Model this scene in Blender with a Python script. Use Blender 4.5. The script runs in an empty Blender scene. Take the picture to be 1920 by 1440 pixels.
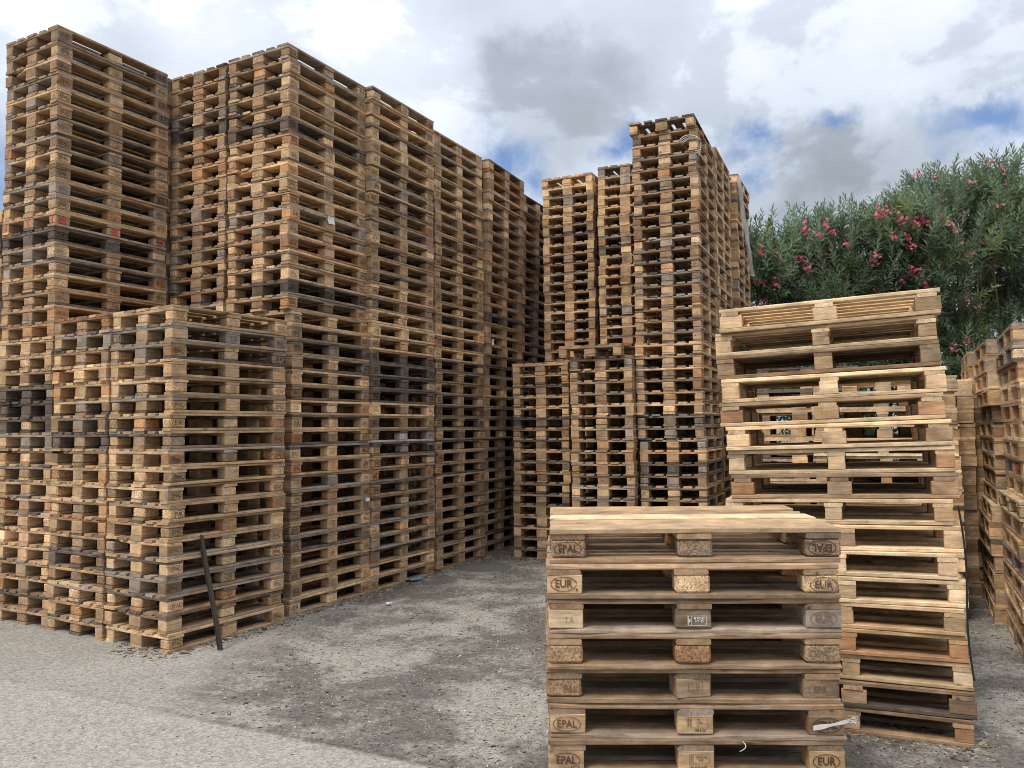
import bpy, bmesh, math, random
import numpy as np
from mathutils import Vector, Matrix, Euler

S = bpy.context.scene
COL = S.collection
R = math.radians

# ---------------------------------------------------------------- camera
CAM_H = 1.7107
cam = bpy.data.cameras.new('camera')
cam.sensor_width = 36.0
cam.lens = 36.0 * 1524.66 / 1920.0
cam.clip_start = 0.05
cam.clip_end = 2000
cob = bpy.data.objects.new('camera', cam)
COL.objects.link(cob)
_p, _r = R(3.1843), R(-0.6274)
fwd = Vector((0, math.cos(_p), math.sin(_p)))
up0 = Vector((0, -math.sin(_p), math.cos(_p)))
rt0 = Vector((1, 0, 0))
rt = math.cos(_r) * rt0 + math.sin(_r) * up0
up = -math.sin(_r) * rt0 + math.cos(_r) * up0
cob.matrix_world = Matrix(((rt.x, up.x, -fwd.x, 0), (rt.y, up.y, -fwd.y, 0), (rt.z, up.z, -fwd.z, CAM_H), (0, 0, 0, 1)))
S.camera = cob

# ---------------------------------------------------------------- exposure
S.view_settings.view_transform = 'Standard'
S.view_settings.look = 'None'
S.view_settings.gamma = 1.0
S.view_settings.exposure = 0.62
S.view_settings.use_curve_mapping = False
S.render.engine = 'CYCLES'
S.cycles.max_bounces = 6
S.cycles.diffuse_bounces = 2
S.cycles.transparent_max_bounces = 6
S.cycles.use_denoising = True
S.cycles.filter_width = 0.95

# ---------------------------------------------------------------- sky and sun
SUN_AZ, SUN_EL = R(-138), R(58)          # azimuth from +Y towards +X (veiled by cloud)
wd = bpy.data.worlds.new('World')
S.world = wd
wd.use_nodes = True
nt = wd.node_tree
nt.nodes.clear()
L = nt.links.new


def N(tree, typ, **kw):
    n = tree.nodes.new(typ)
    for k, v in kw.items():
        if k == 'inp':
            for kk, vv in v.items():
                n.inputs[kk].default_value = vv
        else:
            setattr(n, k, v)
    return n


def math_node(tree, op, a, b=None, clamp=False):
    n = tree.nodes.new('ShaderNodeMath')
    n.operation = op
    n.use_clamp = clamp
    for i, v in enumerate((a, b)):
        if v is None:
            continue
        if isinstance(v, (int, float)):
            n.inputs[i].default_value = v
        else:
            tree.links.new(v, n.inputs[i])
    return n.outputs[0]


def maprange(tree, v, a, b, c, d, smooth=True):
    n = tree.nodes.new('ShaderNodeMapRange')
    n.interpolation_type = 'SMOOTHSTEP' if smooth else 'LINEAR'
    n.clamp = True
    tree.links.new(v, n.inputs[0])
    for i, x in enumerate((a, b, c, d)):
        n.inputs[i + 1].default_value = x
    return n.outputs[0]


def mixcol(tree, fac, a, b, blend='MIX'):
    n = tree.nodes.new('ShaderNodeMix')
    n.data_type = 'RGBA'
    n.blend_type = blend
    for sock, v in ((n.inputs[0], fac), (n.inputs[6], a), (n.inputs[7], b)):
        if isinstance(v, (int, float)):
            sock.default_value = v
        elif isinstance(v, (tuple, list)):
            sock.default_value = (*v, 1.0) if len(v) == 3 else v
        else:
            tree.links.new(v, sock)
    return n.outputs[2]


def build_sky():
    tc = N(nt, 'ShaderNodeTexCoord')
    gen = tc.outputs['Generated']
    sky = N(nt, 'ShaderNodeTexSky', sky_type='NISHITA', sun_disc=False, sun_elevation=SUN_EL, sun_rotation=SUN_AZ, dust_density=1.5, ozone_density=2.0)
    bgs = N(nt, 'ShaderNodeBackground', inp={'Strength': 0.075})
    skyc = mixcol(nt, 0.25, sky.outputs[0], (1.0, 3.2, 9.0))
    L(skyc, bgs.inputs['Color'])
    # clouds live on a plane overhead, seen in perspective
    sep = N(nt, 'ShaderNodeSeparateXYZ')
    L(gen, sep.inputs[0])
    cmb = N(nt, 'ShaderNodeMapping')
    cmb.inputs['Scale'].default_value = (1.0, 1.0, 1.7)
    L(gen, cmb.inputs['Vector'])
    n1 = N(nt, 'ShaderNodeTexNoise', inp={'Scale': 3.2, 'Detail': 9.0, 'Roughness': 0.55, 'Distortion': 0.5})
    n2 = N(nt, 'ShaderNodeTexNoise', inp={'Scale': 8.0, 'Detail': 9.0, 'Roughness': 0.58})
    n3 = N(nt, 'ShaderNodeTexNoise', inp={'Scale': 9.0, 'Detail': 9.0, 'Roughness': 0.62})
    for n in (n1, n2):
        L(cmb.outputs[0], n.inputs['Vector'])
    L(gen, n3.inputs['Vector'])
    # wobble the look-up direction so that the cloud edges are ragged
    wob = N(nt, 'ShaderNodeVectorMath', operation='SUBTRACT')
    L(n3.outputs['Color'], wob.inputs[0]); wob.inputs[1].default_value = (0.5, 0.5, 0.5)
    wobs = N(nt, 'ShaderNodeVectorMath', operation='SCALE'); wobs.inputs['Scale'].default_value = 0.15
    L(wob.outputs[0], wobs.inputs[0])
    pdir = N(nt, 'ShaderNodeVectorMath', operation='ADD')
    L(gen, pdir.inputs[0]); L(wobs.outputs[0], pdir.inputs[1])

    def blob(c, r0, r1, sx=1.0):
        s = N(nt, 'ShaderNodeVectorMath', operation='SUBTRACT')
        L(pdir.outputs[0], s.inputs[0]); s.inputs[1].default_value = c
        m = N(nt, 'ShaderNodeVectorMath', operation='MULTIPLY')
        L(s.outputs[0], m.inputs[0]); m.inputs[1].default_value = (1.0 / sx, 1.0 / sx, 1.0)
        ln = N(nt, 'ShaderNodeVectorMath', operation='LENGTH')
        L(m.outputs[0], ln.inputs[0])
        return maprange(nt, ln.outputs['Value'], r0, r1, 1.0, 0.0)

    def total(lst):
        t = lst[0]
        for x in lst[1:]:
            t = math_node(nt, 'MAXIMUM', t, x)
        return t
    holes = total([
        blob((0.000, 0.946, 0.322), 0.005, 0.05, 1.3), blob((0.036, 0.956, 0.290), 0.005, 0.045),
        blob((0.267, 0.910, 0.318), 0.01, 0.048, 0.9), blob((0.290, 0.917, 0.270), 0.0, 0.03),
        blob((0.490, 0.812, 0.316), 0.005, 0.036, 2.6), blob((0.357, 0.870, 0.339), 0.0, 0.022, 1.8),
        blob((0.140, 0.933, 0.333), 0.0, 0.035), blob((-0.530, 0.812, 0.255), 0.01, 0.07)])
    rnd_holes = maprange(nt, n1.outputs['Fac'], 0.26, 0.20, 0.0, 1.0)
    holes = math_node(nt, 'MAXIMUM', holes, rnd_holes)
    wisps = maprange(nt, n2.outputs['Fac'], 0.50, 0.72, 1.0, 0.35)
    hole_f = math_node(nt, 'MULTIPLY', math_node(nt, 'MULTIPLY', holes, wisps), 0.92)
    dark = total([
        blob((0.022, 0.918, 0.395), 0.042, 0.082), blob((0.070, 0.930, 0.350), 0.025, 0.085), blob((0.10, 0.915, 0.385), 0.01, 0.07, 1.3),
        blob((0.387, 0.872, 0.288), 0.035, 0.075, 2.2), blob((0.45, 0.85, 0.262), 0.02, 0.09, 1.6)])
    bright = total([
        blob((-0.156, 0.915, 0.365), 0.02, 0.16), blob((0.302, 0.918, 0.262), 0.0, 0.05),
        blob((0.512, 0.812, 0.282), 0.0, 0.06), blob((0.412, 0.849, 0.330), 0.0, 0.05),
        blob((-0.32, 0.86, 0.395), 0.02, 0.12), blob((-0.52, 0.80, 0.33), 0.02, 0.20)])
    val = maprange(nt, n1.outputs['Fac'], 0.30, 0.70, 0.64, 0.80, smooth=False)
    crisp = maprange(nt, math_node(nt, 'ADD', math_node(nt, 'MULTIPLY', n1.outputs['Fac'], 0.6), math_node(nt, 'MULTIPLY', n2.outputs['Fac'], 0.4)), 0.49, 0.535, 0.0, 0.13)
    val = math_node(nt, 'ADD', val, crisp)
    fine = maprange(nt, n2.outputs['Fac'], 0.32, 0.68, -0.05, 0.05, smooth=False)
    val = math_node(nt, 'ADD', val, fine)
    val = math_node(nt, 'ADD', val, math_node(nt, 'MULTIPLY', dark, -0.20))
    val = math_node(nt, 'ADD', val, math_node(nt, 'MULTIPLY', bright, 0.17))
    # an overcast sky grows brighter towards the zenith
    zen = maprange(nt, sep.outputs[2], 0.15, 1.0, 0.405, 1.45, smooth=False)
    val = math_node(nt, 'MULTIPLY', val, zen)
    tint = mixcol(nt, maprange(nt, val, 0.45, 0.85, 0.0, 1.0), (0.86, 0.955, 1.10), (0.95, 0.985, 1.04))
    vm = N(nt, 'ShaderNodeVectorMath', operation='SCALE')
    L(tint, vm.inputs[0]); L(val, vm.inputs['Scale'])
    bgc = N(nt, 'ShaderNodeBackground', inp={'Strength': 1.0})
    L(vm.outputs[0], bgc.inputs['Color'])
    mx = N(nt, 'ShaderNodeMixShader')
    L(hole_f, mx.inputs[0]); L(bgc.outputs[0], mx.inputs[1]); L(bgs.outputs[0], mx.inputs[2])
    out = N(nt, 'ShaderNodeOutputWorld')
    L(mx.outputs[0], out.inputs[0])


build_sky()
sl = bpy.data.lights.new('sun', 'SUN')
sl.energy = 1.5
sl.angle = R(16)
sl.color = (1.0, 0.93, 0.82)
so = bpy.data.objects.new('sun', sl)
COL.objects.link(so)
to_sun = Vector((math.sin(SUN_AZ) * math.cos(SUN_EL), math.cos(SUN_AZ) * math.cos(SUN_EL), math.sin(SUN_EL)))
so.rotation_euler = to_sun.to_track_quat('Z', 'Y').to_euler()
so.location = (-20, -20, 30)


# ---------------------------------------------------------------- materials
def new_mat(name):
    m = bpy.data.materials.new(name)
    m.use_nodes = True
    t = m.node_tree
    t.nodes.clear()
    out = t.nodes.new('ShaderNodeOutputMaterial')
    b = t.nodes.new('ShaderNodeBsdfPrincipled')
    t.links.new(b.outputs[0], out.inputs[0])
    b.inputs['Specular IOR Level'].default_value = 0.25
    return m, t, b


def plain(name, col, rough=0.7, metal=0.0):
    m, t, b = new_mat(name)
    tc = N(t, 'ShaderNodeTexCoord')
    n = N(t, 'ShaderNodeTexNoise', inp={'Scale': 30.0, 'Detail': 4.0})
    t.links.new(tc.outputs['Object'], n.inputs['Vector'])
    c = mixcol(t, n.outputs['Fac'], tuple(x * 0.75 for x in col), tuple(min(1, x * 1.2) for x in col))
    t.links.new(c, b.inputs['Base Color'])
    b.inputs['Roughness'].default_value = rough
    b.inputs['Metallic'].default_value = metal
    return m


def wood_material(name, mass=False, chip=False):
    m, t, b = new_mat(name)
    lk = t.links.new
    tc = N(t, 'ShaderNodeTexCoord')
    if mass:
        at = N(t, 'ShaderNodeAttribute', attribute_name='tone')
        base, weather = at.outputs['Color'], at.outputs['Alpha']
        vec = tc.outputs['Object']
        scl = (9.0, 9.0, 24.0)
    else:
        oi = N(t, 'ShaderNodeObjectInfo')
        base, weather = oi.outputs['Color'], oi.outputs['Alpha']
        off = N(t, 'ShaderNodeCombineXYZ')
        for i, k in enumerate((91.0, 37.0, 53.0)):
            lk(math_node(t, 'MULTIPLY', oi.outputs['Random'], k), off.inputs[i])
        va = N(t, 'ShaderNodeVectorMath', operation='ADD')
        lk(tc.outputs['Object'], va.inputs[0]); lk(off.outputs[0], va.inputs[1])
        vec = va.outputs[0]
        scl = (4.5, 46.0, 46.0)
    if chip:
        vo = N(t, 'ShaderNodeTexVoronoi', inp={'Scale': 150.0, 'Randomness': 1.0})
        lk(vec, vo.inputs['Vector'])
        sp = N(t, 'ShaderNodeSeparateColor')
        lk(vo.outputs['Color'], sp.inputs[0])
        g = maprange(t, sp.outputs[0], 0.0, 1.0, 0.55, 1.42, smooth=False)
        hgt = sp.outputs[1]
    else:
        mp = N(t, 'ShaderNodeMapping')
        mp.inputs['Scale'].default_value = scl
        lk(vec, mp.inputs['Vector'])
        gn = N(t, 'ShaderNodeTexNoise', inp={'Scale': 1.5, 'Detail': 8.0, 'Roughness': 0.74, 'Distortion': 0.9})
        lk(mp.outputs[0], gn.inputs['Vector'])
        g = maprange(t, gn.outputs['Fac'], 0.30, 0.72, 0.58, 1.38, smooth=False)
        hgt = gn.outputs['Fac']
    big = N(t, 'ShaderNodeTexNoise', inp={'Scale': 7.0, 'Detail': 5.0, 'Roughness': 0.6})
    lk(vec, big.inputs['Vector'])
    st = maprange(t, big.outputs['Fac'], 0.34, 0.70, 1.20, 0.62, smooth=False)
    fac = math_node(t, 'MULTIPLY', g, st)
    if not chip and not mass:
        kmap = N(t, 'ShaderNodeMapping')
        kmap.inputs['Scale'].default_value = (4.2, 11.0, 11.0)
        lk(vec, kmap.inputs['Vector'])
        kv = N(t, 'ShaderNodeTexVoronoi', inp={'Scale': 1.0, 'Randomness': 1.0})
        lk(kmap.outputs[0], kv.inputs['Vector'])
        fac = math_node(t, 'MULTIPLY', fac, maprange(t, kv.outputs['Distance'], 0.05, 0.15, 0.42, 1.0))
        rw = maprange(t, kv.outputs['Distance'], 0.10, 0.30, 0.90, 1.0)
        fac = math_node(t, 'MULTIPLY', fac, rw)
    vs = N(t, 'ShaderNodeVectorMath', operation='SCALE')
    lk(base, vs.inputs[0]); lk(fac, vs.inputs['Scale'])
    # greyed, rain-washed skin where the wood is weathered
    wn = N(t, 'ShaderNodeTexNoise', inp={'Scale': 11.0, 'Detail': 6.0, 'Roughness': 0.7})
    lk(vec, wn.inputs['Vector'])
    wf = math_node(t, 'MULTIPLY', weather, maprange(t, wn.outputs['Fac'], 0.38, 0.66, 0.0, 1.0))
    grey = N(t, 'ShaderNodeVectorMath', operation='SCALE')
    grey.inputs[0].default_value = (0.33, 0.285, 0.235)
    lk(fac, grey.inputs['Scale'])
    c = mixcol(t, wf, vs.outputs[0], grey.outputs[0])
    # dirt freckles
    dn = N(t, 'ShaderNodeTexNoise', inp={'Scale': 34.0, 'Detail': 4.0, 'Roughness': 0.7})
    lk(vec, dn.inputs['Vector'])
    df = maprange(t, dn.outputs['Fac'], 0.60, 0.76, 0.0, 0.55)
    c = mixcol(t, df, c, (0.07, 0.05, 0.035))
    lk(c, b.inputs['Base Color'])
    b.inputs['Roughness'].default_value = 0.86
    b.inputs['Specular IOR Level'].default_value = 0.15
    if not mass:
        bp = N(t, 'ShaderNodeBump', inp={'Strength': 0.5, 'Distance': 0.002})
        lk(hgt, bp.inputs['Height'])
        lk(bp.outputs[0], b.inputs['Normal'])
    return m


M_WOOD = wood_material('weathered_wood')
M_CHIP = wood_material('pressed_chipwood', chip=True)
M_MASS = wood_material('stacked_wood', mass=True)


def objcol_mat(name, rough=0.8):
    m, t, b = new_mat(name)
    oi = N(t, 'ShaderNodeObjectInfo')
    t.links.new(oi.outputs['Color'], b.inputs['Base Color'])
    b.inputs['Roughness'].default_value = rough
    return m


M_STAMP = objcol_mat('burnt_stamp')
_t = M_STAMP.node_tree
_tc = N(_t, 'ShaderNodeTexCoord')
_oi = N(_t, 'ShaderNodeObjectInfo')
_va = N(_t, 'ShaderNodeVectorMath', operation='ADD')
_t.links.new(_tc.outputs['Object'], _va.inputs[0]); _t.links.new(_oi.outputs['Random'], _va.inputs[1])
_mp = N(_t, 'ShaderNodeMapping'); _mp.inputs['Scale'].default_value = (22.0, 22.0, 75.0)
_t.links.new(_va.outputs[0], _mp.inputs['Vector'])
_nz = N(_t, 'ShaderNodeTexNoise', inp={'Scale': 1.0, 'Detail': 4.0, 'Roughness': 0.7})
_t.links.new(_mp.outputs[0], _nz.inputs['Vector'])
_tr = N(_t, 'ShaderNodeBsdfTransparent')
_mx = N(_t, 'ShaderNodeMixShader')
_t.links.new(maprange(_t, _nz.outputs['Fac'], 0.53, 0.68, 0.0, 0.85), _mx.inputs[0])
_bs = [n for n in _t.nodes if n.type == 'BSDF_PRINCIPLED'][0]
_out = [n for n in _t.nodes if n.type == 'OUTPUT_MATERIAL'][0]
_t.links.new(_bs.outputs[0], _mx.inputs[1]); _t.links.new(_tr.outputs[0], _mx.inputs[2]); _t.links.new(_mx.outputs[0], _out.inputs[0])
M_PAINT = objcol_mat('sprayed_paint', 0.7)


def attr_mat(name, rough=0.6, spec=0.3, transl=0.0):
    m, t, b = new_mat(name)
    a = N(t, 'ShaderNodeAttribute', attribute_name='tone')
    t.links.new(a.outputs['Color'], b.inputs['Base Color'])
    b.inputs['Roughness'].default_value = rough
    b.inputs['Specular IOR Level'].default_value = spec
    if transl:
        tr = N(t, 'ShaderNodeBsdfTranslucent')
        t.links.new(a.outputs['Color'], tr.inputs['Color'])
        mx = N(t, 'ShaderNodeMixShader', inp={0: transl})
        out = [n for n in t.nodes if n.type == 'OUTPUT_MATERIAL'][0]
        t.links.new(b.outputs[0], mx.inputs[1]); t.links.new(tr.outputs[0], mx.inputs[2])
        t.links.new(mx.outputs[0], out.inputs[0])
    return m


M_LEAF = attr_mat('oleander_leaf', 0.5, 0.4, 0.35)
M_PETAL = attr_mat('oleander_petal', 0.6, 0.2, 0.3)
M_STEM = plain('oleander_bark', (0.13, 0.10, 0.07), 0.9)
M_DEBRIS = attr_mat('wood_litter', 0.9, 0.1)
M_CORD = plain('white_cord', (0.62, 0.60, 0.56), 0.8)
M_STRAP = plain('black_strap', (0.02, 0.02, 0.022), 0.5)
M_WSTRAP = plain('frayed_white_strap', (0.60, 0.60, 0.60), 0.5)
M_BAR = plain('rusty_dark_steel', (0.075, 0.06, 0.05), 0.6, 0.35)
M_PAPER = plain('paper_label', (0.78, 0.78, 0.76), 0.7)
M_BLUE = plain('blue_plastic_scrap', (0.10, 0.30, 0.62), 0.5)
M_IRON = plain('cast_iron', (0.15, 0.14, 0.128), 0.9, 0.0)
M_FILM, _t, _b = new_mat('clear_stretch_film')
_tr = N(_t, 'ShaderNodeBsdfTransparent')
_mx = N(_t, 'ShaderNodeMixShader', inp={0: 0.55})
_b.inputs['Base Color'].default_value = (0.75, 0.77, 0.8, 1)
_b.inputs['Roughness'].default_value = 0.25
_o = [n for n in _t.nodes if n.type == 'OUTPUT_MATERIAL'][0]
_t.links.new(_tr.outputs[0], _mx.inputs[1]); _t.links.new(_b.outputs[0], _mx.inputs[2]); _t.links.new(_mx.outputs[0], _o.inputs[0])


def ground_material():
    m, t, b = new_mat('worn_yard_surface')
    lk = t.links.new
    geo = N(t, 'ShaderNodeNewGeometry')
    pos = geo.outputs['Position']

    def noise(sc, det=5.0, ro=0.6, dist=0.0):
        n = N(t, 'ShaderNodeTexNoise', inp={'Scale': sc, 'Detail': det, 'Roughness': ro, 'Distortion': dist})
        lk(pos, n.inputs['Vector'])
        return n.outputs['Fac']
    n_big, n_mid, n_fine, n_grain = noise(0.55, 4.0), noise(2.3, 7.0, 0.68, 0.5), noise(16.0, 6.0, 0.7), noise(75.0, 3.0, 0.6)
    wet = noise(1.1, 6.0, 0.62, 0.8)
    sp = N(t, 'ShaderNodeSeparateXYZ')
    lk(pos, sp.inputs[0])
    X, Y = sp.outputs[0], sp.outputs[1]

    def line(x0, y0, nx, ny, w0, w1, amp):
        # signed distance to a line, roughened
        d = math_node(t, 'ADD', math_node(t, 'MULTIPLY', math_node(t, 'SUBTRACT', X, x0), nx), math_node(t, 'MULTIPLY', math_node(t, 'SUBTRACT', Y, y0), ny))
        d = math_node(t, 'ADD', d, math_node(t, 'MULTIPLY', math_node(t, 'SUBTRACT', n_mid, 0.5), amp))
        return maprange(t, d, w0, w1, 0.0, 1.0)
    # pale poured slab on the near side, old asphalt beyond a joint that runs obliquely
    slab = line(-1.21, 4.64, -0.442, -0.897, -0.015, 0.02, 0.05)
    clean_l = line(-1.95, 5.9, -0.94, 0.10, -0.25, 0.55, 1.6)
    # asphalt colours
    asph = mixcol(t, n_fine, (0.068, 0.060, 0.053), (0.180, 0.166, 0.149))
    dirt_f = maprange(t, math_node(t, 'ADD', math_node(t, 'MULTIPLY', wet, 0.45), math_node(t, 'ADD', math_node(t, 'MULTIPLY', n_mid, 0.30), math_node(t, 'MULTIPLY', n_fine, 0.25))), 0.435, 0.55, 0.0, 1.0)
    asph = mixcol(t, dirt_f, mixcol(t, n_fine, (0.245, 0.228, 0.202), (0.36, 0.338, 0.302)), asph)
    conc = mixcol(t, n_mid, (0.285, 0.267, 0.238), (0.365, 0.343, 0.308))
    conc = mixcol(t, maprange(t, n_fine, 0.30, 0.62, 0.6, 0.0), conc, (0.27, 0.25, 0.222))
    c = mixcol(t, math_node(t, 'MAXIMUM', slab, math_node(t, 'MULTIPLY', clean_l, 0.85)), asph, conc)
    # aggregate: pale and dark stones
    vo = N(t, 'ShaderNodeTexVoronoi', inp={'Scale': 62.0, 'Randomness': 1.0})
    lk(pos, vo.inputs['Vector'])
    sc = N(t, 'ShaderNodeSeparateColor')
    lk(vo.outputs['Color'], sc.inputs[0])
    ag = maprange(t, sc.outputs[0], 0.0, 1.0, 0.74, 1.28, smooth=False)
    ag = math_node(t, 'MULTIPLY', ag, maprange(t, n_grain, 0.3, 0.7, 0.78, 1.2, smooth=False))
    # joint and hairline dirt
    jl = math_node(t, 'MULTIPLY', line(-1.21, 4.64, -0.442, -0.897, -0.05, -0.005, 0.05), maprange(t, X, -2.6, -1.7, 0.15, 1.0))
    j2 = line(-1.21, 4.64, -0.442, -0.897, 0.005, 0.05, 0.05)
    joint = math_node(t, 'MULTIPLY', jl, math_node(t, 'SUBTRACT', 1.0, j2))
    c = mixcol(t, math_node(t, 'MULTIPLY', joint, maprange(t, n_mid, 0.36, 0.60, 0.0, 0.75)), c, (0.10, 0.09, 0.08))
    # hairline cracks
    wv = N(t, 'ShaderNodeVectorMath', operation='ADD')
    wn = N(t, 'ShaderNodeTexNoise', inp={'Scale': 3.0, 'Detail': 5.0})
    lk(pos, wn.inputs['Vector'])
    ws = N(t, 'ShaderNodeVectorMath', operation='SCALE'); ws.inputs['Scale'].default_value = 0.35
    lk(wn.outputs['Color'], ws.inputs[0])
    lk(pos, wv.inputs[0]); lk(ws.outputs[0], wv.inputs[1])
    cv = N(t, 'ShaderNodeTexVoronoi', feature='DISTANCE_TO_EDGE', inp={'Scale': 0.62})
    lk(wv.outputs[0], cv.inputs['Vector'])
    cf = math_node(t, 'MULTIPLY', maprange(t, cv.outputs['Distance'], 0.001, 0.006, 0.5, 0.0), maprange(t, n_big, 0.56, 0.66, 0.0, 0.8))
    c = mixcol(t, cf, c, (0.05, 0.045, 0.04))
    vs = N(t, 'ShaderNodeVectorMath', operation='SCALE')
    lk(c, vs.inputs[0]); lk(ag, vs.inputs['Scale'])
    lk(vs.outputs[0], b.inputs['Base Color'])
    b.inputs['Roughness'].default_value = 0.92
    b.inputs['Specular IOR Level'].default_value = 0.2
    bp = N(t, 'ShaderNodeBump', inp={'Strength': 0.45, 'Distance': 0.005})
    hh = math_node(t, 'ADD', math_node(t, 'MULTIPLY', sc.outputs[1], 0.5), n_fine)
    lk(hh, bp.inputs['Height'])
    lk(bp.outputs[0], b.inputs['Normal'])
    return m


# ---------------------------------------------------------------- object helpers
LIN7 = [i / 6 for i in range(7)]


def link(name, data, parent=None, loc=(0, 0, 0), rot=(0, 0, 0)):
    o = bpy.data.objects.new(name, data)
    o.location = loc
    o.rotation_euler = rot
    if parent is not None:
        o.parent = parent
    COL.objects.link(o)
    return o


def tag(o, label=None, cat=None, group=None, kind=None):
    for k, v in (('label', label), ('category', cat), ('group', group), ('kind', kind)):
        if v:
            o[k] = v
    return o


def mesh_from(name, verts, faces, mat, smooth=False):
    me = bpy.data.meshes.new(name)
    me.from_pydata([tuple(v) for v in verts], [], [tuple(f) for f in faces])
    me.materials.append(mat)
    if smooth:
        for p in me.polygons:
            p.use_smooth = True
    me.update()
    return me


def tube(pts, rad, sides=6):
    """verts, faces of a tube through pts; rad a number or a list"""
    V, F = [], []
    n = len(pts)
    P = [Vector(p) for p in pts]
    for i, p in enumerate(P):
        d = (P[min(i + 1, n - 1)] - P[max(i - 1, 0)]).normalized()
        a = d.orthogonal().normalized()
        bb = d.cross(a)
        r = rad[i] if isinstance(rad, (list, tuple)) else rad
        for k in range(sides):
            an = 2 * math.pi * k / sides
            V.append(p + r * (math.cos(an) * a + math.sin(an) * bb))
    for i in range(n - 1):
        for k in range(sides):
            k2 = (k + 1) % sides
            F.append((i * sides + k, i * sides + k2, (i + 1) * sides + k2, (i + 1) * sides + k))
    F.append(tuple(range(sides))[::-1])
    F.append(tuple((n - 1) * sides + k for k in range(sides)))
    return V, F


def join_parts(parts):
    V, F = [], []
    for v, f in parts:
        o = len(V)
        V += list(v)
        F += [tuple(i + o for i in q) for q in f]
    return V, F


# ---------------------------------------------------------------- ground
gs = 400.0
gm = mesh_from('ground', [(-gs, -gs, 0), (gs, -gs, 0), (gs, gs, 0), (-gs, gs, 0)], [(0, 1, 2, 3)], ground_material())
tag(link('ground', gm), 'worn concrete and asphalt yard strewn with wood litter', kind='structure')

# ---------------------------------------------------------------- pallet pieces
TONES = {
    'y': (0.66, 0.445, 0.26), 't': (0.58, 0.38, 0.21), 'o': (0.51, 0.275, 0.14), 'b': (0.39, 0.245, 0.14),
    'g': (0.37, 0.285, 0.22), 'd': (0.145, 0.107, 0.085), 'w': (0.60, 0.58, 0.54), 'n': (0.74, 0.54, 0.335), 'q': (0.36, 0.235, 0.14),
}
WEATHER = {'y': 0.12, 't': 0.24, 'o': 0.14, 'b': 0.36, 'g': 0.5, 'd': 0.3, 'w': 0.5, 'n': 0.04, 'q': 0.35}
TONE_WORD = {'y': 'pale yellow', 't': 'tan', 'o': 'orange', 'b': 'brown', 'g': 'weathered grey', 'd': 'blackened', 'w': 'whitewashed', 'n': 'pale fresh', 'q': 'dull tan'}
_mesh_cache = {}
_dims = {}


def board_mesh(Lx, W, T, var, fine=False):
    key = ('b', Lx, W, T, var, fine)
    if key in _mesh_cache:
        return _mesh_cache[key]
    rg = random.Random(hash((round(Lx * 1000), round(W * 1000), round(T * 1000), var, fine)))
    c = 0.0035
    nseg = 8 if fine else (5 if var == 4 else 2)
    V, F = [], []
    bow = rg.uniform(-0.0025, 0.0025) * (2.6 if var == 5 else 1)
    wane = rg.choice((0, 0, 1, 2, 3)) if not fine else rg.choice((0, 1, 2, 3))
    for i in range(nseg + 1):
        s = i / nseg
        x = (s - 0.5) * Lx
        y0, y1, z0, z1 = -W / 2, W / 2, -T / 2, T / 2
        dz = bow * (1 - (2 * s - 1) ** 2)
        j = lambda a: rg.uniform(-a, a)
        k = 0.0032 if fine else 0.0015
        w0, w1 = y0 + j(k), y1 + j(k)
        if var == 4 and s > 0.75:
            w1 = y1 - W * (0.22 if s < 0.9 else 0.55)
        c1 = c + (abs(j(0.016)) if wane in (1, 3) and rg.random() < 0.5 else 0)
        c2 = c + (abs(j(0.016)) if wane in (2, 3) and rg.random() < 0.5 else 0)
        cz1, cz2 = min(c1, T * 0.6), min(c2, T * 0.6)
        ex1, ex2 = j(0.004) if i in (0, nseg) else 0, j(0.004) if i in (0, nseg) else 0
        V += [(x + ex1, w0 + c, z0 + dz), (x + ex2, w1 - c, z0 + dz), (x + ex2, w1, z0 + c + dz), (x + ex2, w1, z1 - cz2 + dz),
              (x + ex2, w1 - c2, z1 + dz), (x + ex1, w0 + c1, z1 + dz), (x + ex1, w0, z1 - cz1 + dz), (x + ex1, w0, z0 + c + dz)]
    for i in range(nseg):
        for q in range(8):
            q2 = (q + 1) % 8
            F.append((i * 8 + q, (i + 1) * 8 + q, (i + 1) * 8 + q2, i * 8 + q2))
    F.append(tuple(range(8)))
    F.append(tuple(nseg * 8 + q for q in range(8))[::-1])
    F = [f[::-1] for f in F]
    me = mesh_from('board', V, F, M_WOOD)
    _mesh_cache[key] = me
    _dims[key] = (Lx, W, T)
    return me


def block_mesh(Lx, W, T, var, chip=False):
    key = ('k', Lx, W, T, var, chip)
    if key in _mesh_cache:
        return _mesh_cache[key]
    rg = random.Random(hash((round(Lx * 1000), round(W * 1000), var, chip)) + 5)
    bm = bmesh.new()
    bmesh.ops.create_cube(bm, size=1.0)
    for v in bm.verts:
        v.co = Vector((v.co.x * Lx, v.co.y * W, v.co.z * T))
    bmesh.ops.bevel(bm, geom=list(bm.edges), offset=0.011 if chip else 0.0035, segments=1, affect='EDGES')
    for v in bm.verts:
        v.co.x += rg.uniform(-1, 1) * 0.0018
        v.co.y += rg.uniform(-1, 1) * 0.0012
    me = bpy.data.meshes.new('block')
    bm.to_mesh(me)
    bm.free()
    me.materials.append(M_CHIP if chip else M_WOOD)
    _mesh_cache[key] = me
    return me


# ---------------------------------------------------------------- stamps (flat print on the blocks)
_text_cache = {}


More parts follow.
